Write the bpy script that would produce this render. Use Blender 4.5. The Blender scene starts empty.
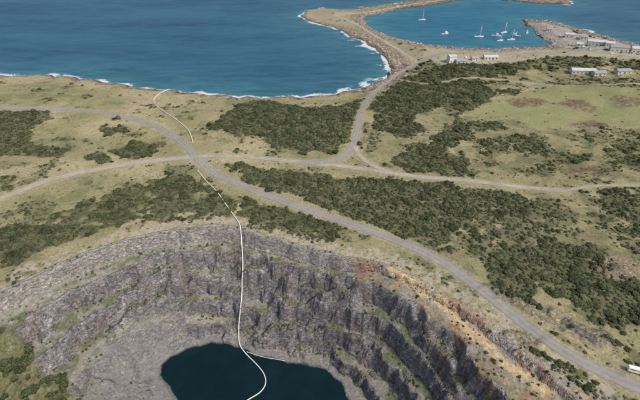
import bpy, math, numpy as np
from mathutils import Vector, Matrix
rng=np.random.default_rng(7)
F=430.0; TH=math.atan(300/F); H=150.0
cT,sT=math.cos(TH),math.sin(TH)
SEA=-8.0; LAKE=-45.0
def ray(px,py): return np.array([px-320.0, F*cT-(py-200)*sT, -F*sT-(py-200)*cT])
def G(px,py,z=0.0):
    d=ray(px,py); t=(z-H)/d[2]; return (d[0]*t,d[1]*t)
# ---------------- noise
def _h(xi,yi,seed):
    h=(xi*374761393+yi*668265263+seed*144269504)&0xFFFFFFFF
    h=((h^(h>>13))*1274126177)&0xFFFFFFFF
    h=((h^(h>>16))*2246822519)&0xFFFFFFFF
    return (h^(h>>15))&0xFFFFFFFF
_ct=np.cos(np.arange(256)/256*2*np.pi); _st=np.sin(np.arange(256)/256*2*np.pi)
def perlin(x,y,seed=0):
    x=np.asarray(x,dtype=np.float64); y=np.asarray(y,dtype=np.float64)
    xi=np.floor(x).astype(np.int64); yi=np.floor(y).astype(np.int64)
    fx=x-xi; fy=y-yi
    u=fx*fx*fx*(fx*(fx*6-15)+10); v=fy*fy*fy*(fy*(fy*6-15)+10)
    def g(a,b):
        k=(_h(xi+a,yi+b,seed)>>8)&255
        return _ct[k]*(fx-a)+_st[k]*(fy-b)
    a=g(0,0);b=g(1,0);c=g(0,1);d=g(1,1)
    return ((a+(b-a)*u)*(1-v)+(c+(d-c)*u)*v)*1.45
def fbm(x,y,o=3,seed=0):
    s=0;a=1.0;n=0
    for i in range(o):
        s=s+a*perlin(x*2**i+i*17.3,y*2**i-i*9.1,seed+i*7); n+=a; a*=.5
    return s/n*1.3
def ss(x,a=0.,b=1.):
    t=np.clip((x-a)/(b-a),0,1); return t*t*(3-2*t)
# ---------------- grid axes
def axis(parts):
    out=[parts[0][0]]
    for a,b,s in parts:
        n=max(1,int(round((b-a)/s))); out+=list(np.linspace(a,b,n+1)[1:])
    return np.array(out)
XS=axis([(-3000,-1200,100),(-1200,-700,14),(-700,-400,5),(-400,-170,2),(-170,130,.5),(130,400,1.8),(400,700,3.5),(700,1200,14),(1200,3000,100)])
YS=axis([(-200,60,6),(60,215,.42),(215,520,1.25),(520,900,2.4),(900,1400,12),(1400,2000,60)])
X,Y=np.meshgrid(XS,YS)   # shape (ny,nx)
NY,NX=X.shape
def window(x0,x1,y0,y1):
    i0,i1=np.searchsorted(XS,[x0,x1]); j0,j1=np.searchsorted(YS,[y0,y1])
    return slice(max(j0-1,0),min(j1+1,NY)),slice(max(i0-1,0),min(i1+1,NX))
def dist_raster(pts,maxd,closed=False,out=None):
    D=np.full(X.shape,maxd*1.0) if out is None else out
    P=list(pts)+([pts[0]] if closed else [])
    for (ax,ay),(bx,by) in zip(P[:-1],P[1:]):
        w=window(min(ax,bx)-maxd,max(ax,bx)+maxd,min(ay,by)-maxd,max(ay,by)+maxd)
        x=X[w];y=Y[w]
        if x.size==0: continue
        dx,dy=bx-ax,by-ay; L=dx*dx+dy*dy+1e-9
        t=np.clip(((x-ax)*dx+(y-ay)*dy)/L,0,1)
        D[w]=np.minimum(D[w],np.hypot(x-ax-t*dx,y-ay-t*dy))
    return D
def dist_win(x,y,pts):
    D=np.full(x.shape,1e6); P=list(pts)+[pts[0]]
    for (ax,ay),(bx,by) in zip(P[:-1],P[1:]):
        dx,dy=bx-ax,by-ay; L=dx*dx+dy*dy+1e-9
        t=np.clip(((x-ax)*dx+(y-ay)*dy)/L,0,1)
        D=np.minimum(D,(x-ax-t*dx)**2+(y-ay-t*dy)**2)
    return np.sqrt(D)
def inside(x,y,poly):
    r=np.zeros(x.shape,bool); n=len(poly)
    for i in range(n):
        ax,ay=poly[i];bx,by=poly[(i+1)%n]
        if ay==by: continue
        c=((ay>y)!=(by>y))&(x<(bx-ax)*(y-ay)/(by-ay)+ax)
        r^=c
    return r
def inside_raster(poly,warp=0,pad=20,wx=None,wy=None):
    a=np.array(poly); w=window(a[:,0].min()-pad,a[:,0].max()+pad,a[:,1].min()-pad,a[:,1].max()+pad)
    R=np.zeros(X.shape,bool)
    x=X[w];y=Y[w]
    if wx is not None: x=x+wx[w]; y=y+wy[w]
    R[w]=inside(x,y,poly); return R
def sample(A,x,y):
    x=np.clip(x,XS[0],XS[-1]-1e-6);y=np.clip(y,YS[0],YS[-1]-1e-6)
    i=np.clip(np.searchsorted(XS,x,side='right')-1,0,NX-2); j=np.clip(np.searchsorted(YS,y,side='right')-1,0,NY-2)
    u=(x-XS[i])/(XS[i+1]-XS[i]); v=(y-YS[j])/(YS[j+1]-YS[j])
    return (A[j,i]*(1-u)+A[j,i+1]*u)*(1-v)+(A[j+1,i]*(1-u)+A[j+1,i+1]*u)*v
# ---------------- coast
cp=[(-900,84),(-300,80),(-100,77),(0,76),(40,75),(75,78),(110,83),(150,89),(200,94),(250,97),(300,98),(335,94),(362,89),(380,81),(389,72),(391,63),(380,53),(366,43),(350,35),(332,27),(312,22),(301,17),(305,11),(320,8),(335,9),(346,11),(375,7),(400,3),(430,-1),(470,-6),(475,-2),(440,4),(402,9),(376,14),(362,18),(368,25),(378,32),(392,38),(408,42),(425,45),(450,48),(490,50),(520,49),(545,47),(549,43),(536,35),(528,26),(521,20),(545,21),(566,26),(600,36),(640,46),(760,66),(1000,80),(1500,84)]
coast=[G(a,b,SEA) for a,b in cp]
def rough(poly,amp,seed,step=12,nmax=30,wl=18):
    out=[]
    for (ax,ay),(bx,by) in zip(poly[:-1],poly[1:]):
        L=math.hypot(bx-ax,by-ay); n=min(nmax,max(1,int(L/step)))
        for k in range(n):
            t=k/n; x=ax+(bx-ax)*t;y=ay+(by-ay)*t
            out.append((x+amp*float(fbm(x/wl,y/wl,3,seed)),y+amp*float(fbm(x/wl+50,y/wl,3,seed+3))))
    out.append(poly[-1]); return out
coast=rough(coast,7.5,5,9)
coastpoly=coast+[(3500,coast[-1][1]),(3500,-400),(-3500,-400),(-3500,coast[0][1])]
mole=[G(a,b,SEA) for a,b in [(490,-9),(530,-4),(567,0),(572,4),(545,4),(500,0),(488,-4)]]
mole=rough(mole+[mole[0]],3,9)[:-1]
CD=dist_raster(coast,140.0); CD=dist_raster(mole,140.0,True,CD)
LAND=inside(X,Y,coastpoly)|inside_raster(mole)
# ---------------- base terrain
amp=1+1.6*ss(X,60,260)*ss(Y,150,330)
B=(2.2*fbm(X/130,Y/130,2,1)+.7*fbm(X/32,Y/32,2,2))*amp*ss(CD,20,120)+.16*fbm(X/6,Y/6,2,3)
rocky=ss(X+.0*Y,20,60)
ridge=1-np.abs(fbm(X/9,Y/9,3,12))*2
Z=SEA+1.3*(1-np.exp(-CD/2.0))+ (6.7+B)*ss(CD,0,75)+ (1.6*rocky+.5)*np.exp(-CD/16)*ridge*ss(CD,0,4)
Z=np.where(LAND,Z,SEA-.3-np.minimum(CD*.25,14))
scarp=[[(462,282),(505,287),(560,312),(610,335),(612,352),(560,335),(515,305)],[(590,255),(640,258),(640,282),(600,272)],[(505,330),(545,340),(530,352),(505,345)]]
wx=5*fbm(X/14,Y/14,3,31); wy=5*fbm(X/14+33,Y/14,3,32)
SC=np.zeros(X.shape,bool)
for p in scarp: SC|=inside_raster([G(a,b,0) for a,b in p],0,20,wx,wy)
def blur(A,n=2):
    A=A.astype(float)
    for _ in range(n):
        A=(A+np.roll(A,1,0)+np.roll(A,-1,0)+np.roll(A,1,1)+np.roll(A,-1,1))/5
    return A
SCf=blur(SC,10)
q1=fbm(X/12,Y/12,4,40); q2=1-np.abs(fbm(X/3.5,Y/3.5,3,41))*2
Z=Z+SCf*(1.6*np.round(q1*2.5)/2.5+.8*q1+.5*q2*ss(q1,-.3,.3)+.3)
# ---------------- pit
rim=[G(a,b,0) for a,b in [(-140,360),(-60,318),(0,289),(30,276),(60,263),(95,249),(125,238),(160,231),(190,227),(215,225),(243,228),(275,238),(310,247),(345,254),(385,262),(425,279),(462,300),(492,322),(520,345),(550,368),(600,402)]]+[(118,62),(70,42),(-80,42),(-200,50),(-240,90)]
rim=rough(rim+[rim[0]],3.0,61,5,30,10)[:-1]
lake=[G(a,b,LAKE) for a,b in [(161,376),(163,366),(172,358),(186,350),(212,343),(236,346),(250,353),(275,360),(300,364),(326,370),(340,383),(350,402),(356,425),(320,445),(210,440),(180,402),(168,388)]]
lake=rough(lake+[lake[0]],1.6,62,3,30,6)[:-1]
w=window(-300,200,30,300)
x=X[w];y=Y[w]
dr=dist_win(x,y,rim); dl=dist_win(x,y,lake)
inr=inside(x,y,rim); inl=inside(x,y,lake)
LT=dr+dl+1e-6; t=dr/LT
n38=fbm(x/38,y/38,2,50); n11=fbm(x/11,y/11,3,51); n45=fbm(x/45,y/45,2,55); n5=fbm(x/5,y/5,2,52)
wr=ss(x,0,38); wl=ss(-x,52,88)*ss(t,.5,.68)
pz=-5.0*t
FACE=np.zeros(x.shape)
jag=np.round(fbm(x/7,y/7,2,54)*3)/3
for k,(tk,dk,fw) in enumerate([(.035,7.5,3.8),(.23,9.5,3.4),(.42,10,3.6),(.61,8.0,3.3),(.80,5.5,3.8)]):
    off=(.07*n38+.04*fbm(x/50+k*3,y/50,2,300+k))*(0.25 if k==0 else 1)+(.05*wr if k==1 else 0)
    dk=dk*(1-.68*wr) if k==0 else dk+5.1*wr/4
    dd=((t-tk-off)*LT-(1.5*n11+1.7*jag)*min(1,k+.3)-.4*n5)/fw
    sp=ss(fbm(x/26+k*9,y/26,2,310+k),-.05,.25)*(1 if k else 0)
    s1=ss(dd,0,1); s2=.5*ss(dd+1.1,0,.8)+.5*ss(dd-1.3,0,.8)
    pz=pz-dk*(s1*(1-sp)+s2*sp)
    FACE=np.maximum(FACE,(4*s1*(1-s1))*(1-sp)+sp*4*s2*(1-s2)*.8)
pz=pz*(1-.75*wl)+(-5*t-40.5*t**.85+.8*n11)*.75*wl
FACE=FACE*(1-.7*wl)
rg=1-np.abs(fbm(x/8,y/8,4,57))*2
rg2=1-np.abs(fbm(x/3.2+9,y/3.2,3,58))*2
e0=ss(dr,0,4)*ss(dl,1,6)
pz=pz+FACE*(1.3*(rg-.6)+1.1*(rg2-.6))*e0+(1-FACE)*e0*(.2*fbm(x/3,y/3,3,59)+.3*fbm(x/12,y/12,2,53))
pz=pz+e0*ss(x,0,40)*ss(t,.2,.35)*(1.0*(rg-.6)*ss(n11,-.1,.4))
pz=np.maximum(pz,LAKE+.15+dl*.03)
pz=np.where(dl<6,np.minimum(pz,LAKE+.15+dl*.5+.2*dl*ss(n11,0,.5)),pz)
pz=np.where(inl,LAKE-.4-np.minimum(dl*.6,8),pz)
PIT=np.zeros(X.shape,bool); PIT[w]=inr
T=np.full(X.shape,-1.0); T[w]=np.where(inr,t,-1)
WL=np.zeros(X.shape); WL[w]=wl*inr
FCE=np.zeros(X.shape); FCE[w]=FACE*inr
zz=Z[w]; Z[w]=np.where(inr,zz*(1-ss(t,0,.12))+pz,zz)
RD=np.full(X.shape,400.0); RD[w]=dr
# ---------------- ray hit on terrain
def hit(px,py,surf=None):
    d=ray(px,py); t0=(25-H)/d[2]; t1=(-56-H)/d[2]
    tt=np.linspace(t0,t1,900)
    xx=d[0]*tt;yy=d[1]*tt;z=H+d[2]*tt
    hh=sample(Z,xx,yy); hh=np.where(yy<300,np.maximum(hh,LAKE+.0),np.maximum(hh,SEA))
    k=np.argmax(z<=hh)
    if k==0: k=len(tt)-1
    return (xx[k],yy[k],hh[k])
def cat(pts,n=10):
    P=[pts[0]]+list(pts)+[pts[-1]]; out=[]
    P=[np.array(p,float) for p in P]
    for i in range(1,len(P)-2):
        p0,p1,p2,p3=P[i-1:i+3]
        for k in range(n):
            t=k/n
            out.append(.5*((2*p1)+(-p0+p2)*t+(2*p0-5*p1+4*p2-p3)*t*t+(-p0+3*p1-3*p2+p3)*t**3))
    out.append(P[-2]); return out
def resample(P,step):
    P=np.array(P)[:, :2]; s=np.concatenate([[0],np.cumsum(np.hypot(*np.diff(P,axis=0).T))])
    n=max(2,int(s[-1]/step)); q=np.linspace(0,s[-1],n+1)
    return np.stack([np.interp(q,s,P[:,0]),np.interp(q,s,P[:,1])],1)
roads={
 'main':([(-40,108),(0,108),(50,109),(100,112),(140,121),(168,132),(186,146),(199,160),(214,173),(250,189),(300,207),(350,224),(400,242),(440,261),(480,289),(520,321),(560,349),(600,371),(640,388),(700,410)],5.6),
 'leftlow':([(-40,214),(0,199),(50,180),(110,167),(160,160),(197,157)],5.0),
 'right':([(190,157),(230,156),(290,161),(330,165),(370,170),(420,177),(470,181),(520,187),(565,191)],4.2),
 'harbour':([(300,163),(330,161),(350,151),(357,130),(362,110),(374,93),(395,76),(418,63),(436,55),(452,53),(475,52)],4.8),
 'slip':([(355,146),(361,157),(374,166),(392,173)],3.4),
 'spit':([(418,63),(405,54),(392,46),(372,34),(352,22),(335,15),(350,14),(380,10.5),(402,6),(432,1.5),(468,-4)],4.5),
 'wharf':([(452,53),(500,54),(545,52),(575,50),(600,52),(640,58),(720,70)],5),
 'track':([(565,191),(600,186),(660,186)],1.8),
 'track2':([(400,80),(430,84),(470,78),(520,82),(560,86),(640,84),(700,90)],1.8),
}
RW={}; ROADD=np.full(X.shape,60.0)
for k,(p,wd) in roads.items():
    P=[hit(a,b) for a,b in cat(p,8)]
    Q=resample(P,2.0); 
    Qs=Q.copy()
    for _ in range(3): Qs[1:-1]=(Qs[:-2]+Qs[1:-1]*2+Qs[2:])/4
    RW[k]=(Qs,wd)
    tmp=dist_raster([tuple(q) for q in Qs[::3]]+[tuple(Qs[-1])],14.0)
    ROADD=np.minimum(ROADD,np.where(tmp<14,tmp-wd/2,60))
# ---------------- zone masks
scrub=[ # polygon, density
 ([(205,129),(222,116),(240,104),(262,97),(280,104),(300,108),(335,106),(362,99),(362,112),(350,128),(350,143),(330,153),(300,152),(272,146),(262,137),(225,133)],.97),
 ([(0,112),(45,108),(52,118),(30,127),(35,145),(70,148),(58,158),(20,156),(-60,160),(-60,115)],.89),
 ([(112,150),(135,140),(163,144),(158,156),(122,160)],.95),([(84,153),(108,151),(110,161),(88,162)],.9),
 ([(93,128),(120,125),(130,132),(105,136)],.89),([(105,118),(118,117),(120,122),(108,122)],.7),([(0,178),(18,180),(14,190),(0,190)],.8),
 ([(60,212),(95,196),(140,182),(185,173),(212,182),(234,203),(238,220),(200,221),(150,220),(105,230),(60,246),(20,262),(-60,290),(-60,240),(0,228),(30,226)],.8),
 ([(0,205),(30,200),(60,205),(40,222),(0,228)],.5),([(0,228),(60,222),(70,240),(20,262),(0,272)],.95),([(95,205),(130,205),(135,222),(100,226)],.95),([(150,180),(195,178),(200,192),(160,196)],.95),
 ([(228,163),(280,170),(340,176),(400,180),(450,184),(500,190),(530,200),(528,215),(480,222),(440,240),(405,236),(350,216),(300,199),(250,183)],.95),
 ([(380,184),(520,196),(525,212),(470,220),(440,236),(400,225)],.86),
 ([(236,196),(290,210),(345,230),(335,243),(290,236),(248,222)],.93),
 ([(398,80),(440,66),(470,62),(525,64),(520,72),(480,80),(495,92),(492,108),(455,112),(440,106),(410,118),(428,133),(400,138),(374,128),(372,103)],.97),
 ([(398,152),(430,140),(455,118),(470,125),(468,140),(445,150),(470,160),(470,178),(410,173),(392,164)],.95),
 ([(470,120),(500,122),(505,130),(475,132)],.9),([(478,140),(520,135),(550,146),(545,156),(490,152)],.85),([(568,156),(590,155),(592,164),(570,164)],.9),
 ([(603,148),(650,138),(650,165),(612,164)],.85),([(575,150),(600,128),(640,130),(640,142),(605,146)],.35),
 ([(478,262),(505,250),(555,240),(600,250),(604,272),(650,284),(650,332),(605,328),(560,300),(530,280),(545,306),(500,288)],.96),
 ([(425,245),(470,238),(545,225),(560,240),(500,252),(478,262)],.6),
 ([(578,190),(650,182),(650,240),(604,232),(588,210)],.8),
 ([(440,220),(520,205),(560,200),(580,220),(560,238),(500,242),(460,242)],.65),
 ([(516,346),(555,353),(600,377),(592,384),(545,372),(516,362)],.95),([(575,383),(605,392),(640,400),(640,430),(580,410)],.9),([(505,320),(530,332),(520,342),(500,335)],.4),
 ([(600,335),(650,350),(650,380),(610,352)],.6),
 ([(500,58),(560,52),(650,62),(650,72),(600,66),(545,72),(500,64)],.7),([(545,76),(650,78),(650,95),(600,88),(560,84)],.5),
 ([(395,70),(418,64),(448,62),(440,68),(410,74)],.8),
 ([(496,90),(520,88),(522,94),(500,96)],.9),([(364,130),(384,130),(380,146),(366,142)],.5),
]
DEN=np.zeros(X.shape)
for p,d in scrub:
    P=[hit(a,b)[:2] for a,b in p]
    R=inside_raster(P,0,25,wx*1.4,wy*1.4)
    DEN=np.maximum(DEN,R*d)
n1=fbm(X/22,Y/22,3,70); n2=fbm(X/7,Y/7,2,71)
regR=ss(X,-20,120)*ss(Y,120,160)
DEN=np.maximum(DEN,np.where(n1+.45*n2>.36-.14*regR,.5,0.0)*LAND*ss(CD,12,30))
gap=ss(n1*.6+n2*.6,-.55,.05)
DEN=DEN*np.where(DEN>.88,.4+.6*ss(n1*.5+n2*.7,-.75,-.25),gap)
field=np.zeros(X.shape)
for p in [[(500,98),(560,86),(640,88),(650,130),(600,122),(540,128),(505,118)],[(470,108),(500,98),(505,120),(480,122)]]:
    field=np.maximum(field,inside_raster([hit(a,b)[:2] for a,b in p],0,20,wx,wy)*1.0)
field=blur(field,3)
DEN*=1-.85*field
yard=blur(inside_raster([hit(a,b)[:2] for a,b in [(424,46),(470,50),(548,49),(600,52),(650,58),(650,62),(560,56),(505,63),(440,65),(424,56)]],0,20,wx*.5,wy*.5),2)
DEN*=1-.9*yard
okveg=(ROADD>1.0)&(~PIT)&LAND&(CD>9)
DEN=DEN*okveg
heath=np.zeros(X.shape)
for p in [[(553,102),(575,99),(602,106),(598,112),(570,110)],[(568,121),(600,120),(602,128),(575,128)],[(500,100),(530,97),(560,104),(520,108)],[(420,158),(440,152),(450,160),(430,166)],[(560,168),(600,166),(610,176),(570,178)],[(610,98),(640,96),(640,106),(615,108)]]:
    heath=np.maximum(heath,inside_raster([hit(a,b)[:2] for a,b in p],0,20,wx*1.4,wy*1.4)*1.0)
heath=blur(heath,2)
# ---------------- colours (linear albedo)
def L(r,g,b,k=1.0):
    c=np.array([r,g,b])/255.; return np.where(c<=.04045,c/12.92,((c+.055)/1.055)**2.4)*k
def mix(A,c,m): return A*(1-m[...,None])+np.asarray(c)*m[...,None]
gyy,gxx=np.gradient(Z,YS,XS); SL=np.hypot(gxx,gyy)
COL=np.zeros(X.shape+(3,))+L(142,137,104)
a1=fbm(X/60,Y/60,3,80);a2=fbm(X/13,Y/13,3,81);a3=fbm(X/3.2,Y/3.2,2,82);a4=fbm(X/26+9,Y/9,3,83)
COL=mix(COL,L(170,159,128),ss(a1+a2*.6+.1*a4,-.2,.5)*.75)
COL=mix(COL,L(112,117,82),ss(-a1*.6+a2*.9+.3*a3,.0,.55)*.8)
COL=mix(COL,L(106,107,80),regR*ss(a2+a4*.6,-.45,.4)*.65)
COL=mix(COL,L(142,124,102),ss(a4*.8+a3*.5,.2,.6)*.55)
COL=mix(COL,L(120,108,90),ss(fbm(X/9+40,Y/9,4,84)+.2*a3,.35,.6)*.6*(.4+.6*regR))
COL=mix(COL,L(138,140,98)*(1+.2*a2[...,None]),field*.7)
COL=mix(COL,L(106,88,79),heath*ss(a3+.6*a2,-.8,.3)*.9)
COL=mix(COL,L(84,87,64),ss(DEN,.1,.8)*.8)
cm=ss(9+5*a2+rocky*14-CD,-3,4)*LAND
rockc=np.zeros(X.shape+(3,))+L(142,130,116)
rockc=mix(rockc,L(96,88,80),ss(fbm(X/6,Y/6,3,90),-.1,.5)); rockc=mix(rockc,L(186,172,156),ss(fbm(X/8+4,Y/8,3,91),.1,.6))
COL=COL*(1-cm[...,None])+rockc*cm[...,None]
COL=mix(COL,L(78,72,66),ss(3.0+a3-CD,-1,1)*LAND*.7)
COL=mix(COL,L(60,72,70),(~LAND)*1.0)
spw=(Y>G(391,66,SEA)[1])&(X<G(420,50,SEA)[0]+0*X)&LAND
COL=mix(COL,L(152,144,126),spw*ss(a2+.2,-.5,.3)*.7)
COL=mix(COL,L(168,160,142),yard*ss(a2+a3*.4+.2,-.5,.3)*.8)
wh=[hit(a,b)[:2] for a,b in [(528,23),(545,23),(566,28),(600,38),(640,48),(700,60),(700,66),(640,57),(600,51),(575,49),(556,46),(541,36)]]
WH=inside_raster(wh)*1.0
COL=mix(COL,L(156,154,149),WH*(.8+.2*a3).clip(0,1))
vm=ss(1.8+1.6*a3+.8*a2-ROADD,-1.2,1.2)*LAND
COL=mix(COL,L(158,148,122),vm*.6)
J=hit(199,160)
COL=mix(COL,L(154,146,126),ss(10+4*a3-np.hypot(X-J[0],Y-J[1]),-2,3)*.8)
COL=mix(COL,L(138,132,122),np.clip(SCf*1.3,0,1)*ss(a3+SL*.9+a2*.4,.1,.6)*.9)
pk=hit(618,266); COL=mix(COL,L(160,138,120),ss(9+3*a3-np.hypot((X-pk[0])*.7,Y-pk[1]),-2,3)*.6)
rimx=ss(8+6*a2+4*a3-RD,-2,3)*(~PIT)*ss(a3+.5*a2,-.5,.3)*LAND
COL=mix(COL,L(168,159,143),rimx*.8)
# pit rock (noise coordinates follow the wall so colour does not smear down the faces)
U=X*.9+.25*Y; V=Y*.7-Z*1.0
R1=fbm(U/16,V/12,3,100);R2=fbm(U/5,V/4,3,101);R3=fbm(U/1.8,V/1.5,2,102);R4=fbm((U+V)/24,(U-V)/7,3,103)
D1=fbm((U+.8*V)/13,(V-.5*U)/4,4,105); D2=fbm((U-.9*V)/10,(V+.6*U)/3.2,4,107)
rgt=ss(X,8,30)
pc=np.zeros(X.shape+(3,))+L(140,138,139)
pc=mix(pc,L(112,111,116),ss(R1+.3*R2,-.1,.5)*.65)
pc=mix(pc,L(148,134,128),ss(R4,.05,.5)*.55)
pc=mix(pc,L(184,181,177),ss(D1+.4*R3,.15,.55)*.7)
pc=mix(pc,L(82,80,82),ss(D2+.5*R3,.15,.65)*.7)
pc=mix(pc,L(132,116,100),ss(fbm(U/10+7,V/10,3,106),.08,.5)*(.4+.25*rgt))
flat=1-ss(SL,.4,.95)
pc=mix(pc,L(146,141,130),flat*.8)
pc=mix(pc,L(130,128,127),WL*.8)
pc=mix(pc,L(104,111,82),flat*ss(R2+.5*R1,-.35,.1)*.85*ss(.88-T,0,.15)*(1-.7*WL))
pc=mix(pc,L(130,128,128),ss(T,.84,.94)*.7)
pc=mix(pc,L(92,92,91),ss(T,.965,.99)*.6)
pc=mix(pc,L(176,171,161),ss(.13+.06*R2-T,-.03,.04)*.45)
pc=mix(pc,L(172,152,128),rgt*ss(.24+.1*R2-T,-.04,.06)*ss(R3+R2,-.5,.3)*.7)
pc=mix(pc,L(160,122,98),ss(X,-6,20)*ss(.34+.12*R2-T,-.04,.08)*ss(R1+R4+.4*R3,.05,.5)*.6)
for tp in ([(0,320),(40,300),(80,285),(120,272),(165,266),(210,264)],[(70,385),(90,350),(130,327),(180,316),(235,318)]):
    TD=dist_raster([hit(a,b)[:2] for a,b in tp],20.0); pc=mix(pc,L(158,152,140),ss(2.0+R3+R2-TD,-.8,1)*(.15+.5*flat))
sd=[hit(a,b)[:2] for a,b in [(392,270),(415,284),(440,304),(466,328),(500,358),(545,392)]]
SD=dist_raster(sd,20.0)
pc=mix(pc,L(196,175,138),ss(2.6+1.4*R3+1.6*R2-SD,-.8,1.2)*.85)
rd=hit(368,266); pc=mix(pc,L(146,108,96),ss(3.4+2.5*R3+2*R2-np.hypot((X-rd[0])*.5,Y-rd[1]),-2,3)*.55)
gs=[hit(a,b)[:2] for a,b in [(-60,322),(0,330),(26,342),(40,362),(62,378),(85,402),(100,440),(-60,440)]]
GS=blur(inside_raster(gs,0,20,wx*.8,wy*.8),3)
pc=mix(pc,L(114,116,82)*(1+.3*R3[...,None]),GS*ss(R2+.7,-.2,.6)*.9)
P3=PIT*1.0
COL=COL*(1-P3[...,None])+pc*P3[...,None]
COL=np.clip(COL,.01,.8)
ROCK=np.clip(P3*(1-.6*GS)*(1-.7*flat)*(1-.4*WL)+cm*.8+SCf*.7,0,1)
# ---------------- mesh helpers
def grid_mesh(name,X,Y,Z):
    ny,nx=X.shape
    me=bpy.data.meshes.new(name)
    co=np.stack([X,Y,Z],-1).reshape(-1,3).astype(np.float32)
    idx=np.arange(ny*nx).reshape(ny,nx)
    q=np.stack([idx[:-1,:-1],idx[:-1,1:],idx[1:,1:],idx[1:,:-1]],-1).reshape(-1,4).astype(np.int32)
    me.vertices.add(len(co)); me.vertices.foreach_set('co',co.ravel())
    me.loops.add(q.size); me.loops.foreach_set('vertex_index',q.ravel())
    me.polygons.add(len(q)); me.polygons.foreach_set('loop_start',np.arange(0,q.size,4,dtype=np.int32))
    try: me.polygons.foreach_set('loop_total',np.full(len(q),4,dtype=np.int32))
    except Exception: pass
    me.update(calc_edges=True)
    me.polygons.foreach_set('use_smooth',np.ones(len(q),bool))
    ob=bpy.data.objects.new(name,me); bpy.context.scene.collection.objects.link(ob); return ob
def fattr(me,name,a):
    at=me.attributes.new(name,'FLOAT','POINT'); at.data.foreach_set('value',np.asarray(a,np.float32).ravel())
def cattr(me,name,a):
    at=me.attributes.new(name,'FLOAT_COLOR','POINT')
    a=np.concatenate([a.reshape(-1,3),np.ones((a.size//3,1))],1).astype(np.float32); at.data.foreach_set('color',a.ravel())
def link(ob,par=None):
    bpy.context.scene.collection.objects.link(ob)
    if par: ob.parent=par
    return ob
class M:
    def __init__(s,name,diffuse=False):
        s.m=bpy.data.materials.new(name); s.m.use_nodes=True; s.t=s.m.node_tree; s.b=s.t.nodes['Principled BSDF']; s.out=s.t.nodes['Material Output']
        if diffuse:
            s.t.nodes.remove(s.b); s.b=s.t.nodes.new('ShaderNodeBsdfDiffuse'); s.t.links.new(s.b.outputs[0],s.out.inputs[0])
    def n(s,typ,**kw):
        nd=s.t.nodes.new(typ)
        for k,v in kw.items(): setattr(nd,k,v)
        return nd
    def l(s,a,b): s.t.links.new(a,b)
    def math(s,op,a,b=0.0,c=None,clamp=False):
        nd=s.t.nodes.new('ShaderNodeMath'); nd.operation=op; nd.use_clamp=clamp
        for i,v in enumerate([a,b]+([c] if c is not None else [])):
            if isinstance(v,bpy.types.NodeSocket): s.l(v,nd.inputs[i])
            else: nd.inputs[i].default_value=v
        return nd.outputs[0]
    def noise(s,scale,detail=4,rough=.6,vec=None):
        nd=s.t.nodes.new('ShaderNodeTexNoise'); nd.inputs['Scale'].default_value=scale; nd.inputs['Detail'].default_value=detail; nd.inputs['Roughness'].default_value=rough
        if vec is not None: s.l(vec,nd.inputs['Vector'])
        return nd.outputs['Fac']
    def mr(s,v,a,b,c,d):
        nd=s.n('ShaderNodeMapRange'); s.l(v,nd.inputs[0])
        for i,q in enumerate([a,b,c,d]): nd.inputs[i+1].default_value=q
        return nd.outputs[0]
    def mixc(s,f,a,b,bt='MIX'):
        nd=s.t.nodes.new('ShaderNodeMix'); nd.data_type='RGBA'; nd.blend_type=bt
        for i,v in ((0,f),(6,a),(7,b)):
            if isinstance(v,bpy.types.NodeSocket): s.l(v,nd.inputs[i])
            else: nd.inputs[i].default_value=v if i==0 else (*v,1)
        return nd.outputs[2]
    def bump(s,h,st,dist):
        nd=s.n('ShaderNodeBump'); nd.inputs['Distance'].default_value=dist
        if isinstance(st,bpy.types.NodeSocket): s.l(st,nd.inputs['Strength'])
        else: nd.inputs['Strength'].default_value=st
        s.l(h,nd.inputs['Height']); s.l(nd.outputs[0],s.b.inputs['Normal'])
    def pos(s): return s.n('ShaderNodeNewGeometry').outputs['Position']
    def attr(s,name,typ='GEOMETRY'):
        return s.n('ShaderNodeAttribute',attribute_name=name,attribute_type=typ)
def simple(name,col,rough=.7,var=.15,scale=2.0,metal=0):
    m=M(name); n=m.noise(scale,5,.65,m.n('ShaderNodeTexCoord').outputs['Object'])
    f=m.mr(n,.3,.7,1-var,1+var)
    nd=m.n('ShaderNodeVectorMath',operation='SCALE'); nd.inputs[0].default_value=tuple(col); m.l(f,nd.inputs['Scale'])
    m.l(nd.outputs[0],m.b.inputs['Base Color']); m.b.inputs['Roughness'].default_value=rough; m.b.inputs['Metallic'].default_value=metal
    return m.m
# terrain material
m=M('terrain_ground',True); P=m.pos(); tint=m.attr('tint').outputs['Color']; rk=m.attr('rock').outputs['Fac']
nf=m.noise(.8,6,.72,P)
sc=m.n('ShaderNodeVectorMath',operation='SCALE'); m.l(tint,sc.inputs[0]); m.l(m.mr(nf,.28,.72,.62,1.38),sc.inputs['Scale'])
mp=m.n('ShaderNodeMapping'); mp.inputs['Scale'].default_value=(.7,.7,1.5); mp.inputs['Rotation'].default_value=(.7,.5,.3); m.l(P,mp.inputs['Vector'])
dn=m.n('ShaderNodeTexNoise'); dn.inputs['Scale'].default_value=.5; dn.inputs['Detail'].default_value=4; dn.inputs['Roughness'].default_value=.75; m.l(mp.outputs[0],dn.inputs['Vector'])
ad=m.n('ShaderNodeVectorMath',operation='MULTIPLY_ADD'); m.l(dn.outputs['Color'],ad.inputs[0]); ad.inputs[1].default_value=(2,2,2); m.l(mp.outputs[0],ad.inputs[2])
vo=m.n('ShaderNodeTexVoronoi',feature='DISTANCE_TO_EDGE'); vo.inputs['Scale'].default_value=.6; m.l(ad.outputs[0],vo.inputs['Vector'])
vb=m.n('ShaderNodeTexVoronoi'); vb.inputs['Scale'].default_value=1.5; m.l(ad.outputs[0],vb.inputs['Vector'])
cellv=m.n('ShaderNodeSeparateColor'); m.l(vb.outputs['Color'],cellv.inputs[0])
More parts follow.
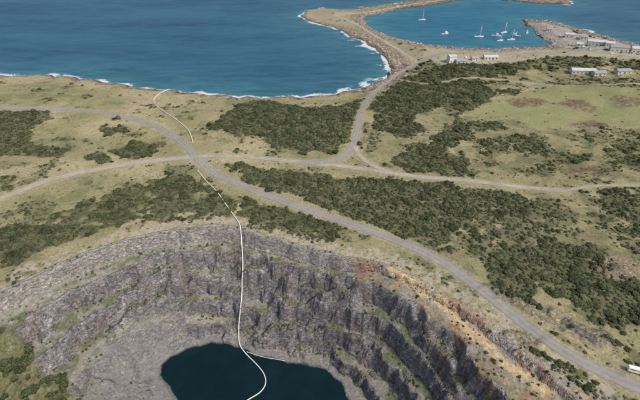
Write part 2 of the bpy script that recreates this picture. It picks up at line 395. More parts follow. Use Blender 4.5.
crack=m.mr(vo.outputs['Distance'],0,.07,.66,1.0)
rf=m.math('MULTIPLY',m.math('MULTIPLY',m.mr(dn.outputs['Fac'],.35,.65,.70,1.32),m.mr(cellv.outputs[0],0,1,.72,1.34)),crack)
rfm=m.math('ADD',m.math('MULTIPLY',m.math('SUBTRACT',rf,1.0),rk),1.0)
sc2=m.n('ShaderNodeVectorMath',operation='SCALE'); m.l(sc.outputs[0],sc2.inputs[0]); m.l(rfm,sc2.inputs['Scale'])
m.l(sc2.outputs[0],m.b.inputs['Color'])
hgt=m.math('ADD',m.math('MULTIPLY',nf,m.math('ADD',rk,.5)),m.math('MULTIPLY',m.math('ADD',m.math('ADD',dn.outputs['Fac'],m.math('MULTIPLY',cellv.outputs[1],.7)),m.math('MULTIPLY',crack,1.0)),rk))
m.bump(hgt,.85,.85)
ter=grid_mesh('terrain',X,Y,Z); cattr(ter.data,'tint',COL); fattr(ter.data,'rock',ROCK); ter.data.materials.append(m.m)
# ---------------- sea
SX=axis([(-9000,-1200,600),(-1200,-700,20),(-700,700,3.2),(700,1200,20),(1200,9000,600)]); SY=axis([(340,380,10),(380,620,2.2),(620,960,3.2),(960,1500,20),(1500,12000,700)])
sx,sy=np.meshgrid(SX,SY)
sd_=sample(CD,sx,sy); sd_=np.where((np.abs(sx)>1500)|(sy>1300),140,sd_)
fn=fbm(sx/14,sy/14,3,120); fn2=fbm(sx/45,sy/45,2,121)
foam=np.clip(np.exp(-sd_/3.4)*(1.0+1.0*fn+.5*fn2)+np.exp(-sd_/10)*ss(fn+fn2*.5,.0,.5)*.45+np.exp(-sd_/18)*ss(fn+fn2*.6,.0,.55)*.8*ss(sx,-10,60),0,1)
harb=[G(a,b,SEA) for a,b in [(352,14),(400,6),(470,-4),(520,-4),(560,2),(560,22),(540,22),(560,48),(400,48),(370,30)]]
hb=inside(sx,sy,harb)*1.0; hb=blur(hb,4)
foam=foam*(1-.97*hb)
sea=grid_mesh('sea',sx,sy,np.full(sx.shape,SEA)); fattr(sea.data,'foam',foam); fattr(sea.data,'harb',hb); fattr(sea.data,'shore',np.exp(-sd_/38))
m=M('sea_water'); P=m.pos()
mp=m.n('ShaderNodeMapping'); mp.inputs['Scale'].default_value=(.35,1,1); mp.inputs['Rotation'].default_value=(0,0,.35); m.l(P,mp.inputs['Vector'])
big=m.noise(.012,5,.6,mp.outputs[0]); mid=m.noise(.09,5,.65,mp.outputs[0]); wav=m.noise(.28,6,.7,mp.outputs[0])
c=m.mixc(m.mr(big,.36,.64,0,1),(.012,.066,.130),(.030,.118,.190))
c=m.mixc(m.mr(mid,.35,.7,0,.6),c,(.042,.134,.205))
c=m.mixc(m.math('MULTIPLY',m.attr('harb').outputs['Fac'],.85),c,m.mixc(m.mr(mid,.4,.6,0,1),(.014,.115,.20),(.022,.15,.235)))
c=m.mixc(m.math('MULTIPLY',m.attr('shore').outputs['Fac'],m.mr(mid,.4,.6,.3,.95)),c,(.058,.19,.225))
fo=m.math('ADD',m.attr('foam').outputs['Fac'],m.mr(m.noise(.5,6,.7,P),.3,.7,-.5,.3))
fo=m.mr(fo,.3,.62,0,.9)
cap=m.mr(m.noise(.22,3,.6,mp.outputs[0]),.72,.77,0,.35)
c=m.mixc(m.math('MAXIMUM',fo,cap),c,(.7,.74,.75))
m.l(c,m.b.inputs['Base Color']); m.b.inputs['Roughness'].default_value=.35; m.b.inputs['IOR'].default_value=1.33; m.b.inputs['Specular IOR Level'].default_value=.3
m.bump(m.math('ADD',wav,m.math('MULTIPLY',mid,1.5)),.9,1.8)
sea.data.materials.append(m.m)
# ---------------- quarry lake
me=bpy.data.meshes.new('quarry_lake'); a=np.array(lake); cx,cy=a.mean(0)
ring=[(cx+(p[0]-cx)*1.12,cy+(p[1]-cy)*1.12,LAKE) for p in lake]
me.from_pydata(ring,[],[list(range(len(ring)))]); lk=link(bpy.data.objects.new('quarry_lake',me))
m=M('lake_water'); P=m.pos()
c=m.mixc(m.mr(m.noise(.06,4,.6,P),.35,.65,0,1),(.003,.012,.016),(.005,.020,.024))
m.l(c,m.b.inputs['Base Color']); m.b.inputs['Roughness'].default_value=.12; m.b.inputs['IOR'].default_value=1.33
m.bump(m.noise(1.3,5,.6,P),.25,.25); me.materials.append(m.m)
# ---------------- roads
def roadmat(name,c1,c2,c3,c4,w1,jag):
    m=M(name,True); P=m.pos(); u=m.attr('across').outputs['Fac']; au=m.math('ABSOLUTE',u)
    n=m.noise(.5,6,.7,P); n3=m.noise(.1,3,.5,P)
    c=m.mixc(m.mr(n,.3,.7,0,1),tuple(L(*c1)),tuple(L(*c2)))
    c=m.mixc(m.mr(n3,.4,.65,0,.5),c,tuple(L(*c3)))
    wt=m.mr(m.math('ABSOLUTE',m.math('SUBTRACT',au,.42)),0,.2,w1,0)
    c=m.mixc(wt,c,tuple(L(*c4)))
    m.l(c,m.b.inputs['Color'])
    tr=m.n('ShaderNodeBsdfTransparent'); mx=m.n('ShaderNodeMixShader')
    al=m.mr(m.math('ADD',au,m.mr(m.noise(.8,4,.75,P),.25,.75,-jag,jag)),.86,.95,0,1)
    m.l(al,mx.inputs[0]); m.l(m.b.outputs[0],mx.inputs[1]); m.l(tr.outputs[0],mx.inputs[2]); m.l(mx.outputs[0],m.out.inputs['Surface'])
    return m.m
gravelm=roadmat('gravel_road',(140,136,124),(176,170,154),(136,127,108),(188,184,172),.35,.24)
sealedm=roadmat('sealed_road',(126,124,120),(156,152,146),(132,126,115),(168,165,158),.3,.13)
for q,(k,(Q,wd)) in enumerate(RW.items()):
    Q=resample(Q,1.0); tan=np.gradient(Q,axis=0); tan/=np.linalg.norm(tan,axis=1)[:,None]+1e-9
    nr=np.stack([-tan[:,1],tan[:,0]],1); us=np.linspace(-1,1,9)
    xx=Q[:,0,None]+nr[:,0,None]*us*wd/2*1.1; yy=Q[:,1,None]+nr[:,1,None]*us*wd/2*1.1
    z=sample(Z,xx,yy)+.09+.012*q
    ob=grid_mesh('dirt_track' if k.startswith('track') else 'road',xx,yy,z)
    fattr(ob.data,'across',np.broadcast_to(us,xx.shape)); ob.data.materials.append(sealedm if k in('main','harbour') else gravelm)
# ---------------- instancing via geometry nodes
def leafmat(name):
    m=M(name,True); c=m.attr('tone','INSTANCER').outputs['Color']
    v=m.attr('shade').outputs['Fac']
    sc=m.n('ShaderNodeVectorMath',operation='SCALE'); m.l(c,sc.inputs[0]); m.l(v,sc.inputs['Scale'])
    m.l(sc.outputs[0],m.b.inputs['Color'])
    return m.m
lm=leafmat('scrub_foliage'); lm2=leafmat('grass_tuft'); lm3=leafmat('heath_foliage')
def tones(x,y,c1,c2,c3,sc_=30):
    n=len(x); r=rng.uniform(size=(n,1)); c1,c2,c3=map(np.array,(c1,c2,c3))
    c=c1+(c2-c1)*r; k=ss(fbm(x/sc_,y/sc_,2,260),-.1,.5)[:,None]*.75; c=c*(1-k)+c3*k
    k=(ss(fbm(x/9,y/9,2,261),.1,.5)*.55)[:,None]; c=c*(1-k)+c2*1.45*k
    k=(rng.uniform(size=n)<.06)[:,None]*.6; c=c*(1-k)+np.array([.16,.15,.10])*k
    return c*(.85+.3*rng.uniform(size=(n,1)))*(1+.3*fbm(x/6,y/6,2,262))[:,None]
bark=simple('bark',(.10,.08,.06))
def shrub(name,seed,nl,ls,flat,mat,lobes=6,stems=True,core=True):
    r=np.random.default_rng(seed); V=[];Fc=[];MI=[];SH=[]
    cl=[(0,0,.45*flat,.62)]
    for i in range(lobes):
        a=i/lobes*2*np.pi+r.uniform(-.5,.5); d=r.uniform(.3,.68); cl.append((d*math.cos(a),d*math.sin(a),r.uniform(.2,.6)*flat,r.uniform(.26,.46)))
    wts=np.array([c[3]**2 for c in cl]); wts/=wts.sum()
    for i in range(nl):
        c=cl[r.choice(len(cl),p=wts)]
        d=r.normal(size=3); d/=np.linalg.norm(d); d[2]=abs(d[2])*1.0-.15
        rr=c[3]*r.uniform(.75,1.12)
        p=np.array([c[0]+d[0]*rr,c[1]+d[1]*rr,max(.02,c[2]+d[2]*rr*flat)])
        nrm=d+np.array([0,0,.35])+r.normal(size=3)*.4; nrm/=np.linalg.norm(nrm)
        t1=np.cross(nrm,r.normal(size=3)); t1/=np.linalg.norm(t1); t2=np.cross(nrm,t1)
        s=ls*r.uniform(.6,1.4); b=len(V)
        for (e,g) in ((-1,-.5),(.2,-.9),(1,.3),(-.3,.9)): V.append(tuple(p+t1*e*s+t2*g*s))
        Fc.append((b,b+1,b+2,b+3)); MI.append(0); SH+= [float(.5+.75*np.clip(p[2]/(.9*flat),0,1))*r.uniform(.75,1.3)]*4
    for c in (cl if core else []):
        b=len(V); ns,nr=7,3
        for j in range(nr):
            ph=j/(nr)*math.pi/2
            for i in range(ns):
                a=i/ns*2*math.pi; q=c[3]*.8*r.uniform(.85,1.1)
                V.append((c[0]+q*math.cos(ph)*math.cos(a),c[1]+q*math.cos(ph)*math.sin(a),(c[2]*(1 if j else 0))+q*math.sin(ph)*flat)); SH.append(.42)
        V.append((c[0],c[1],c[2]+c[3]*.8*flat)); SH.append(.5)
        for j in range(nr-1):
            for i in range(ns): Fc.append((b+j*ns+i,b+j*ns+(i+1)%ns,b+(j+1)*ns+(i+1)%ns,b+(j+1)*ns+i)); MI.append(0)
        for i in range(ns): Fc.append((b+(nr-1)*ns+i,b+(nr-1)*ns+(i+1)%ns,b+nr*ns)); MI.append(0)
    if stems:
        for k in range(3):
            a=r.uniform(0,6.28); b=len(V); tx,ty=.35*math.cos(a),.35*math.sin(a)
            for (ox,oy,oz,rad) in ((0,0,-.15,.05),(tx*.5,ty*.5,.2*flat,.04),(tx,ty,.5*flat,.02)):
                for i in range(5): V.append((ox+rad*math.cos(i*1.2566),oy+rad*math.sin(i*1.2566),oz)); SH.append(1)
            for j in range(2):
                for i in range(5): Fc.append((b+j*5+i,b+j*5+(i+1)%5,b+j*5+5+(i+1)%5,b+j*5+5+i)); MI.append(1)
    me=bpy.data.meshes.new(name); me.from_pydata(V,[],Fc); me.materials.append(mat); me.materials.append(bark)
    me.polygons.foreach_set('material_index',MI); fattr(me,'shade',SH)
    return bpy.data.objects.new(name,me)
def boulder(name,seed,mat,sub=2):
    import bmesh
    bm=bmesh.new(); bmesh.ops.create_icosphere(bm,subdivisions=sub,radius=1)
    r=np.random.default_rng(seed); pl=[(lambda v:v/np.linalg.norm(v))(r.normal(size=3)) for _ in range(12)]; dd=r.uniform(.5,.85,12)
    for v in bm.verts:
        p=np.array(v.co)
        for n_,d_ in zip(pl,dd):
            k=p@n_-d_
            if k>0: p=p-n_*k
        p[2]*=.75; v.co=p
    me=bpy.data.meshes.new(name); bm.to_mesh(me); bm.free(); me.materials.append(mat)
    return bpy.data.objects.new(name,me)
def scatter(name,protos,pts,scl,rot,tone):
    col=bpy.data.collections.new(name+'_parts')
    for p in protos: col.objects.link(p)
    me=bpy.data.meshes.new(name); me.vertices.add(len(pts)); me.vertices.foreach_set('co',np.asarray(pts,np.float32).ravel())
    a=me.attributes.new('scl','FLOAT_VECTOR','POINT'); a.data.foreach_set('vector',np.asarray(scl,np.float32).ravel())
    a=me.attributes.new('rot','FLOAT_VECTOR','POINT'); a.data.foreach_set('vector',np.asarray(rot,np.float32).ravel())
    a=me.attributes.new('tone','FLOAT_VECTOR','POINT'); a.data.foreach_set('vector',np.clip(tone,.005,.8).astype(np.float32).ravel())
    a=me.attributes.new('idx','INT','POINT'); a.data.foreach_set('value',rng.integers(0,len(protos),len(pts)).astype(np.int32))
    ob=link(bpy.data.objects.new(name,me))
    ng=bpy.data.node_groups.new(name,'GeometryNodeTree')
    ng.interface.new_socket('Geometry',in_out='INPUT',socket_type='NodeSocketGeometry'); ng.interface.new_socket('Geometry',in_out='OUTPUT',socket_type='NodeSocketGeometry')
    N=ng.nodes; gi=N.new('NodeGroupInput'); go=N.new('NodeGroupOutput'); ci=N.new('GeometryNodeCollectionInfo'); ci.inputs['Collection'].default_value=col
    ci.inputs['Separate Children'].default_value=True; ci.inputs['Reset Children'].default_value=True
    ip=N.new('GeometryNodeInstanceOnPoints'); ip.inputs['Pick Instance'].default_value=True
    def na(t,nm):
        q=N.new('GeometryNodeInputNamedAttribute'); q.data_type=t; q.inputs['Name'].default_value=nm; return q.outputs['Attribute']
    e=N.new('FunctionNodeEulerToRotation')
    K=ng.links.new
    K(gi.outputs[0],ip.inputs['Points']); K(ci.outputs[0],ip.inputs['Instance']); K(na('INT','idx'),ip.inputs['Instance Index']); K(na('FLOAT_VECTOR','scl'),ip.inputs['Scale'])
    K(na('FLOAT_VECTOR','rot'),e.inputs[0]); K(e.outputs[0],ip.inputs['Rotation']); K(ip.outputs[0],go.inputs[0])
    md=ob.modifiers.new('scatter','NODES'); md.node_group=ng
    return ob
def jitgrid(x0,x1,y0,y1,s):
    gx,gy=np.meshgrid(np.arange(x0,x1,s),np.arange(y0,y1,s)); n=gx.size
    return gx.ravel()+rng.uniform(-.5,.5,n)*s*1.5, gy.ravel()+rng.uniform(-.5,.5,n)*s*1.5
def infr(x,y,mg=60):
    dep=y*cT+H*sT; px=320+F*x/dep; return (px>-mg*1.5)&(px<640+mg*1.5)
PX=[];SCL=[]
for (y0,y1,s,smin,smax) in ((60,260,1.8,.7,2.2),(260,420,2.3,.9,2.7),(420,760,3.3,1.5,3.3)):
    hw=y1*.95+80
    cx_,cy_=jitgrid(-hw,hw,y0,y1,s); k=infr(cx_,cy_); cx_,cy_=cx_[k],cy_[k]
    d=sample(DEN,cx_,cy_); k=rng.uniform(size=len(cx_))<d**1.3; cx_,cy_,d=cx_[k],cy_[k],d[k]
    k=sample(ROADD,cx_,cy_)>1.6; cx_,cy_,d=cx_[k],cy_[k],d[k]
    cl=.65+.75*ss(fbm(cx_/10,cy_/10,2,230),-.4,.5)
    sz=(smin+(smax-smin)*rng.beta(1.2,2.8,len(cx_)))*(.6+.5*d)*cl
    PX.append(np.stack([cx_,cy_,sample(Z,cx_,cy_)-.12*sz],1)); SCL.append(np.stack([sz*rng.uniform(.85,1.2,len(sz)),sz*rng.uniform(.85,1.2,len(sz)),sz*rng.uniform(.55,1.0,len(sz))],1))
cx_,cy_=jitgrid(-200,150,60,260,1.8); T_=sample(T,cx_,cy_); sl=sample(SL,cx_,cy_); gsv=sample(GS,cx_,cy_); nn=fbm(cx_/9,cy_/9,2,200); wlv=sample(WL,cx_,cy_)
pr=np.where((T_>0)&(T_<.85)&(sl<.8)&(nn>-.2),.36*(1-.85*wlv),0)+np.where((T_>0)&(gsv>.5),.1+.85*(nn>.0),0)
k=(rng.uniform(size=len(cx_))<pr)&(T_<.93); sz=np.where(gsv[k]>.5,rng.uniform(.8,2.6,k.sum()),.3+.9*rng.beta(1.2,3,k.sum()))
PX.append(np.stack([cx_[k],cy_[k],sample(Z,cx_[k],cy_[k])-.1],1)); SCL.append(np.stack([sz,sz,sz*rng.uniform(.8,1.3,k.sum())],1))
PX=np.concatenate(PX);SCL=np.concatenate(SCL); n=len(PX)
ROT=np.stack([rng.normal(0,.08,n),rng.normal(0,.08,n),rng.uniform(0,6.28,n)],1)
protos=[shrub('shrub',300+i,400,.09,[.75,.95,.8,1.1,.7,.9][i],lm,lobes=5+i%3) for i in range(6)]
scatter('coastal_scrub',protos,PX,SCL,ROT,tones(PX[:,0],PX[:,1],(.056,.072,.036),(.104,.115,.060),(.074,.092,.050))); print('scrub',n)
cx_,cy_=jitgrid(-420,520,80,560,2.4); k=infr(cx_,cy_,20); cx_,cy_=cx_[k],cy_[k]
nn=fbm(cx_/12,cy_/12,3,210); dd=blur(DEN,5); pr=(.06+.5*ss(nn,.15,.6)+.7*ss(sample(dd,cx_,cy_),.02,.3))*(.5+.5*sample(regR,cx_,cy_))+.5*sample(heath,cx_,cy_)
pr=pr*(sample(okveg*1.0,cx_,cy_)>.9)*(1-.8*sample(field,cx_,cy_))*(1-.8*sample(yard,cx_,cy_)); k=rng.uniform(size=len(cx_))<pr*.6
cx_,cy_=cx_[k],cy_[k]; sz=rng.uniform(.35,1.0,len(cx_)); PP=np.stack([cx_,cy_,sample(Z,cx_,cy_)-.05],1)
scatter('heath_bushes',[shrub('heath_bush',400+i,110,.15,.6,lm3,lobes=4,stems=False) for i in range(4)],PP,np.stack([sz*1.2,sz,sz*.8],1),np.stack([sz*0,sz*0,rng.uniform(0,6.28,len(sz))],1),tones(cx_,cy_,(.09,.10,.055),(.12,.11,.07),(.10,.085,.06))); print('heath',len(PP))
cx_,cy_=jitgrid(-240,240,85,300,1.9); k=infr(cx_,cy_,10); cx_,cy_=cx_[k],cy_[k]
k=(sample(okveg*1.0,cx_,cy_)>.9)&(rng.uniform(size=len(cx_))<.2+.5*ss(fbm(cx_/8,cy_/8,2,211),-.1,.5)); cx_,cy_=cx_[k],cy_[k]; sz=rng.uniform(.2,.5,len(cx_))
scatter('grass_tufts',[shrub('grass_tuft',500+i,40,.2,.6,lm2,lobes=3,stems=False,core=False) for i in range(3)],np.stack([cx_,cy_,sample(Z,cx_,cy_)-.05],1),np.stack([sz*1.3,sz*1.3,sz*.8],1),np.stack([sz*0,sz*0,rng.uniform(0,6.28,len(sz))],1),tones(cx_,cy_,(.17,.165,.095),(.20,.17,.11),(.14,.145,.08))); print('tuft',len(sz))
def rockmat(name):
    m=M(name,True); c=m.attr('tone','INSTANCER').outputs['Color']
    f=m.mr(m.noise(1.2,4,.7,m.pos()),.3,.7,.7,1.3); sc=m.n('ShaderNodeVectorMath',operation='SCALE'); m.l(c,sc.inputs[0]); m.l(f,sc.inputs['Scale']); m.l(sc.outputs[0],m.b.inputs['Color'])
    return m.m
def rtone(n,c1,c2): return c1+(c2-c1)*rng.uniform(size=(n,1))
rmS=rockmat('granite'); rmQ=rockmat('quarry_stone')
cx_,cy_=jitgrid(-450,520,380,800,2.6); cd=sample(np.where(LAND,CD,-CD),cx_,cy_); 
k=(cd>-8)&(cd<13)&infr(cx_,cy_,10); cx_,cy_,cd=cx_[k],cy_[k],cd[k]; rr=ss(cx_,10,60)
k=rng.uniform(size=len(cx_))<(.10+.42*rr)*ss(cd,-9,0)*(sample(ROADD,cx_,cy_)>1); cx_,cy_=cx_[k],cy_[k]; sz=rng.uniform(.5,2.2,len(cx_))*(.4+.6*ss(cx_,10,60))
nS=len(sz)
scatter('shore_rocks',[boulder('shore_rock',600+i,rmS,3) for i in range(4)],np.stack([cx_,cy_,sample(Z,cx_,cy_)],1),np.stack([sz,sz*.8,sz*.7],1),np.stack([rng.uniform(-.4,.4,nS),rng.uniform(-.4,.4,nS),rng.uniform(0,6.28,nS)],1),rtone(nS,L(118,108,98),L(180,168,154))); print('shore',nS)
cx_,cy_=jitgrid(-200,170,60,280,1.3); T_=sample(T,cx_,cy_); sl=sample(SL,cx_,cy_); rdv=sample(RD,cx_,cy_); scv=sample(SCf,cx_,cy_)
nn=fbm(cx_/7,cy_/7,3,220)
pr=np.where((T_>.01)&(T_<.97),.06+.25*ss(nn,.1,.6),0)+np.where((T_<0)&(rdv<7),.18*ss(nn,-.1,.5),0)+.2*scv
pr=np.where(sample(ROADD,cx_,cy_)<1,0,pr)*(sample(GS,cx_,cy_)<.3)
k=rng.uniform(size=len(cx_))<pr; cx_,cy_=cx_[k],cy_[k]; nS=len(cx_); sz=.12+rng.exponential(.17,nS); sz=np.minimum(sz,1.0)
scatter('quarry_rocks',[boulder('quarry_rock',650+i,rmQ) for i in range(4)],np.stack([cx_,cy_,sample(Z,cx_,cy_)],1),np.stack([sz*1.2,sz*.9,sz*.8],1),np.stack([rng.uniform(-.5,.5,nS),rng.uniform(-.5,.5,nS),rng.uniform(0,6.28,nS)],1),rtone(nS,L(100,99,100),L(160,156,153))); print('quarry',nS)
# ---------------- pipeline
white=simple('white_pipe',(.72,.72,.69),.5,.12,1.5)
def tube(name,pts,r,mat,par=None,ns=8):
    V=[];Fc=[]; P=np.array(pts,float); tg=np.gradient(P,axis=0)
    for i,(p,t) in enumerate(zip(P,tg)):
        t=t/(np.linalg.norm(t)+1e-9); a=np.cross(t,(0,0,1)); 
        if np.linalg.norm(a)<.1: a=np.cross(t,(1,0,0))
        a/=np.linalg.norm(a); b=np.cross(a,t)
        for k in range(ns):
            q=k/ns*2*math.pi; V.append(tuple(p+r*(a*math.cos(q)+b*math.sin(q))))
    for i in range(len(P)-1):
        for k in range(ns): Fc.append((i*ns+k,i*ns+(k+1)%ns,(i+1)*ns+(k+1)%ns,(i+1)*ns+k))
    Fc.append(tuple(range(ns))); Fc.append(tuple(range((len(P)-1)*ns,len(P)*ns)))
    me=bpy.data.meshes.new(name); me.from_pydata(V,[],Fc); me.materials.append(mat); me.polygons.foreach_set('use_smooth',np.ones(len(Fc),bool))
    return link(bpy.data.objects.new(name,me),par)
def pipe(name,px,r,par):
    P=[hit(a,b) for a,b in cat(px,14)]
    P=np.array(P); Q=resample(P,1.2); Qs=Q.copy()
    for _ in range(4): Qs[1:-1]=(Qs[:-2]+2*Qs[1:-1]+Qs[2:])/4
    z=sample(Z,Qs[:,0],Qs[:,1]); z=np.where((Qs[:,1]<300),np.maximum(z,LAKE),z)
    zl=z.copy()
    for _ in range(10): zl[1:-1]=np.maximum(z[1:-1],(zl[:-2]+zl[2:])/2)
    z=zl+r*1.1
    return tube(name,np.column_stack([Qs,z]),r,white,par)
pe=link(bpy.data.objects.new('pipeline',None))
pipe('pipe_shore_section',[(171,89),(163,92),(156,97),(154,102),(160,109),(175,119),(187,129),(191,136),(193,143)],.33,pe)
pipe('pipe_upper_section',[(198,171),(206,181),(217,192),(226,205),(234,216),(240,226),(242,245),(243,270),(242,295),(240,320),(239,343),(245,353),(256,364),(264,374),(266,384),(260,393),(248,400),(235,410)],.28,pe)
pipe('shore_ledge_edge',[(247,352),(262,357),(285,361)],.14,pe)  # pale edge of the lake's shore ledge, drawn as a thin white tube
# ---------------- generic mesh parts
def boxm(name,dims,loc,mat,par,bev=0.0):
    import bmesh
    bm=bmesh.new(); bmesh.ops.create_cube(bm,size=1)
    for v in bm.verts: v.co=Vector((v.co.x*dims[0],v.co.y*dims[1],v.co.z*dims[2]))
    if bev: bmesh.ops.bevel(bm,geom=bm.edges[:],offset=bev,segments=2,affect='EDGES')
    me=bpy.data.meshes.new(name); bm.to_mesh(me); bm.free(); me.materials.append(mat)
    o=link(bpy.data.objects.new(name,me),par); o.location=loc; return o
wallw=simple('painted_wall',(.58,.55,.48),.7,.12,.6); roofw=simple('pale_metal_roof',(.48,.49,.49),.45,.15,.5); roofg=simple('grey_metal_roof',(.27,.28,.30),.5,.15,.5)
glass=simple('window_glass',(.03,.04,.05),.15,.1); doorm=simple('door_paint',(.12,.17,.2),.5,.1); tyre=simple('tyre_rubber',(.02,.02,.02),.8,.1); carw=simple('white_paint',(.75,.75,.74),.3,.04); carb=simple('blue_paint',(.05,.10,.22),.3,.04)
def shed(name,px,py,w,l,h,rot,roof=None,ph=1.5,wall=None,off=(0,0)):
    w*=.85;l*=.8;h*=.85
    x,y,z=hit(px,py); e=link(bpy.data.objects.new(name,None)); e.location=(x,y,z-.2); e.rotation_euler[2]=rot
    wall=wall or wallw; roof=roof or roofw
    a,b=w/2,l/2; V=[];
    for s in(-b,b): V+=[(s,-a,0),(s,a,0),(s,a,h),(s,0,h+ph),(s,-a,h)]
    Fc=[(0,1,2,3,4),(9,8,7,6,5),(0,4,9,5),(1,6,7,2),(0,5,6,1)]
    me=bpy.data.meshes.new('walls'); me.from_pydata(V,[],Fc); me.materials.append(wall); link(bpy.data.objects.new('walls',me),e)
    o=.5; k=ph/a; V=[];t=.15
    for s in(-b-o,b+o):
        for dz in(.03,t+.03): V+=[(s,-a-o,h-o*k+dz),(s,0,h+ph+dz),(s,a+o,h-o*k+dz)]
    Fc=[(0,6,7,1),(1,7,8,2),(3,4,10,9),(4,5,11,10),(0,3,9,6),(2,8,11,5),(0,1,4,3),(1,2,5,4),(6,9,10,7),(7,10,11,8)]
    me=bpy.data.meshes.new('roof'); me.from_pydata(V,[],Fc); me.materials.append(roof); link(bpy.data.objects.new('roof',me),e)
    n=max(2,int(l/4))
    for i in range(n):
        xx=-b+(i+.5)*l/n
        for s in(-1,1):
            if s==-1 and i==n//2: boxm('door',(2.2 if l>12 else 1,.1,2.2),(xx,s*(a+.03),1.1+.2),doorm,e)
            else: boxm('window_%d'%i,(1.4,.1,1.1),(xx,s*(a+.03),1.5+.2),glass,e)
    return e
shed('harbour_office',451,62,9,10,8.5,.2,ph=1.0,wall=simple('white_render',(.72,.72,.7),.7,.08,.6))
shed('harbour_store',460,63,7,13,3.8,.1,roofg)
shed('fish_shed',490,59,8,20,4,.05,roofw); shed('boat_shed',474,60,6,9,3.4,.2,roofg)
shed('processing_shed',582,73,10,30,4.6,-.12,roofw); shed('processing_shed',598,75,8,16,4,.1,roofg); shed('farm_shed',622,73,9,18,4,.05,roofg)
shed('wharf_shed',596,45,10,26,6,-.35,roofw); shed('wharf_shed',618,51,10,24,6.5,-.3,roofg); shed('wharf_shed',569,37,8,14,5,-.35,roofw); shed('wharf_shed',549,31,6,9,3.8,-.3,roofg); shed('wharf_shed',637,52,10,18,6,-.3,roofw); shed('wharf_shed',580,46,6,12,4,-.35,roofw); shed('wharf_shed',583,39,6,11,4.4,-.33,roofg); shed('wharf_shed',609,46,6,12,5,-.33,roofw)
# ---------------- vehicles
def vehicle(name,px,py,rot,L_,W_,Hh,paint,van=False,z=None):
    x,y,z=hit(px,py); e=link(bpy.data.objects.new(name,None)); e.location=(x,y,z+.1); e.rotation_euler[2]=rot
    if van: prof=[(-.5,.35),(-.5,.97),(-.46,1.0),(.30,1.0),(.40,.62),(.5,.50),(.5,.2),(-.5,.2)]
    else: prof=[(-.5,.3),(-.5,.62),(-.42,.66),(-.34,1.0),(.10,1.0),(.24,.66),(.5,.56),(.5,.25),(-.5,.2)]
    n=len(prof); V=[(p[0]*L_,s*W_/2*(1 if p[1]<.7 else .88),p[1]*Hh) for s in(-1,1) for p in prof]
    Fc=[tuple(range(n))[::-1],tuple(range(n,2*n))]+[(i,(i+1)%n,n+(i+1)%n,n+i) for i in range(n)]
    import bmesh
    me=bpy.data.meshes.new('body'); me.from_pydata(V,[],Fc); bm=bmesh.new(); bm.from_mesh(me); bmesh.ops.recalc_face_normals(bm,faces=bm.faces[:]); bmesh.ops.bevel(bm,geom=bm.edges[:],offset=.06,segments=2,affect='EDGES'); bm.to_mesh(me); bm.free(); me.materials.append(paint); link(bpy.data.objects.new('body',me),e)
    for s in(-1,1):
        boxm('side_window',(L_*(.6 if van else .36),.04,Hh*.2),(-.1*L_,s*(W_/2*.93+.0),Hh*.8),glass,e)
        for fx in(-.32,.32):
            bm=bmesh.new(); bmesh.ops.create_cone(bm,cap_ends=True,segments=18,radius1=.36,radius2=.36,depth=.25,matrix=Matrix.Rotation(math.pi/2,4,'X')); w_=bpy.data.meshes.new('wheel'); bm.to_mesh(w_); bm.free(); w_.materials.append(tyre)
            o=link(bpy.data.objects.new('wheel',w_),e); o.location=(fx*L_,s*(W_/2-.08),.36)
    wx_=.355 if van else .175
    o=boxm('windscreen',(.05,W_*.75,Hh*.36),(wx_*L_,0,Hh*.82),glass,e); o.rotation_euler[1]=-.5 if van else -.75
    return e
vehicle('campervan',634,372,-.35,5.2,2.0,2.4,carw,True)
for i,(a,b,r) in enumerate([(583,47,.3),(590,50,1.2),(606,50,-.3),(612,54,.2),(560,36,1.),(496,56,.4),(466,58,1.2)]):
    vehicle('parked_car',a,b,r,4.5,1.8,1.5,[carw,carb][i%3==2])
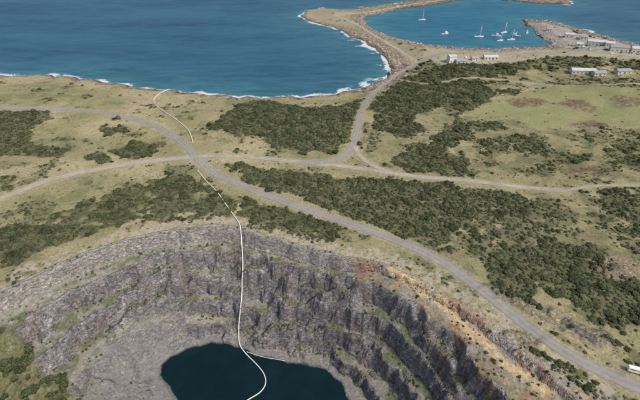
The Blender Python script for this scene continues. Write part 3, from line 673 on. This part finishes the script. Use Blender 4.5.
# ---------------- boats
hullm=simple('boat_gelcoat',(.78,.78,.77),.35,.05); deckm=simple('boat_deck',(.5,.46,.4),.6,.1); alu=simple('mast_alloy',(.6,.6,.6),.35,.05,1,.5); sailm=simple('sail_cover',(.06,.12,.28),.7,.1)
def boat(name,px,py,rot,Ln=12,sail=True,fish=False):
    x,y=G(px,py,SEA); e=link(bpy.data.objects.new(name,None)); e.location=(x,y,SEA); e.rotation_euler[2]=rot
    ns=12; V=[];Fc=[]; W=Ln*.3
    for i in range(ns+1):
        u=i/ns
        hwid=W/2*(1-(max(0,u-.35)/.65)**2.2)*(.78+.22*min(1,u/.35)); zz=1.0+.55*u*u; X_=-Ln/2+Ln*u
        V+=[(X_,-hwid,zz),(X_-.25*u,-hwid*.75,.1),(X_-.5*u,0,-.5),(X_-.25*u,hwid*.75,.1),(X_,hwid,zz)]
    for i in range(ns):
        for k in range(4): Fc.append((i*5+k,i*5+k+1,i*5+k+6,i*5+k+5))
    Fc.append((0,1,2,3,4)); nd=len(Fc)
    for i in range(ns): Fc.append((i*5,i*5+5,i*5+9,i*5+4))
    me=bpy.data.meshes.new('hull'); me.from_pydata(V,[],Fc); me.materials.append(hullm); me.materials.append(deckm)
    me.polygons.foreach_set('material_index',[0]*nd+[1 if fish else 0]*ns); link(bpy.data.objects.new('hull',me),e)
    if fish:
        boxm('wheelhouse',(Ln*.25,W*.6,2.4),(Ln*.12,0,2.3),hullm,e,.12); boxm('wheelhouse_windows',(Ln*.26,W*.56,.6),(Ln*.12,0,2.7),glass,e)
        tube('mast',[(Ln*.0,0,1),(Ln*.0,0,6.5)],.09,alu,e)
    else:
        boxm('cabin',(Ln*.32,W*.5,.7),(.04*Ln,0,1.5),hullm,e,.15); boxm('cabin_windows',(Ln*.24,W*.52,.25),(.04*Ln,0,1.55),glass,e)
        tube('mast',[(Ln*.1,0,1),(Ln*.1,0,Ln*1.2)],.11,alu,e); tube('boom',[(Ln*.1,0,2.6),(-Ln*.32,0,2.6)],.08,alu,e); tube('furled_sail',[(Ln*.08,0,2.85),(-Ln*.1,0,2.9),(-Ln*.3,0,2.8)],.22,sailm,e)
        tube('forestay',[(Ln*.49,0,1.5),(Ln*.1,0,Ln*1.18)],.03,alu,e); tube('backstay',[(-Ln*.49,0,1.1),(Ln*.1,0,Ln*1.18)],.03,alu,e)
for a,b,r,l,f in [(422,20,.2,12,False),(445,34,.4,12,True),(479,37,.1,13,False),(496,36,-.3,13,True),(504,33,.5,12,False),(511,40,.2,12,False),(516,36,2.6,12,True),(500,41,.3,10,False),(527,33,1.2,11,True)]:
    boat('fishing_boat' if f else 'sailing_boat',a,b,r,l,True,f)
# ---------------- light, world, camera
elev,azi=math.radians(48),math.radians(126)
wd=bpy.data.worlds.new('World'); bpy.context.scene.world=wd; wd.use_nodes=True
nt=wd.node_tree; sk=nt.nodes.new('ShaderNodeTexSky'); sk.sky_type='NISHITA'; sk.sun_disc=False; sk.sun_elevation=elev; sk.sun_rotation=azi; sk.dust_density=5.0
nt.links.new(sk.outputs[0],nt.nodes['Background'].inputs[0]); nt.nodes['Background'].inputs[1].default_value=.15
sd3=bpy.data.lights.new('sun','SUN'); sd3.energy=2.15; sd3.angle=math.radians(7.0); sd3.color=(1,.97,.92)
so=link(bpy.data.objects.new('sun',sd3)); dirv=Vector((math.sin(azi)*math.cos(elev),math.cos(azi)*math.cos(elev),math.sin(elev)))
so.rotation_euler=dirv.to_track_quat('Z','Y').to_euler(); so.location=(200,-100,300)
cam=bpy.data.cameras.new('camera'); cam.sensor_width=36; cam.lens=F/640*36; cam.clip_end=20000; cam.clip_start=1
co=link(bpy.data.objects.new('camera',cam)); co.location=(0,0,H); co.rotation_euler=(math.pi/2-TH,0,0)
bpy.context.scene.camera=co
vs=bpy.context.scene.view_settings; vs.view_transform='Standard'; vs.look='None'; vs.exposure=0; vs.gamma=1
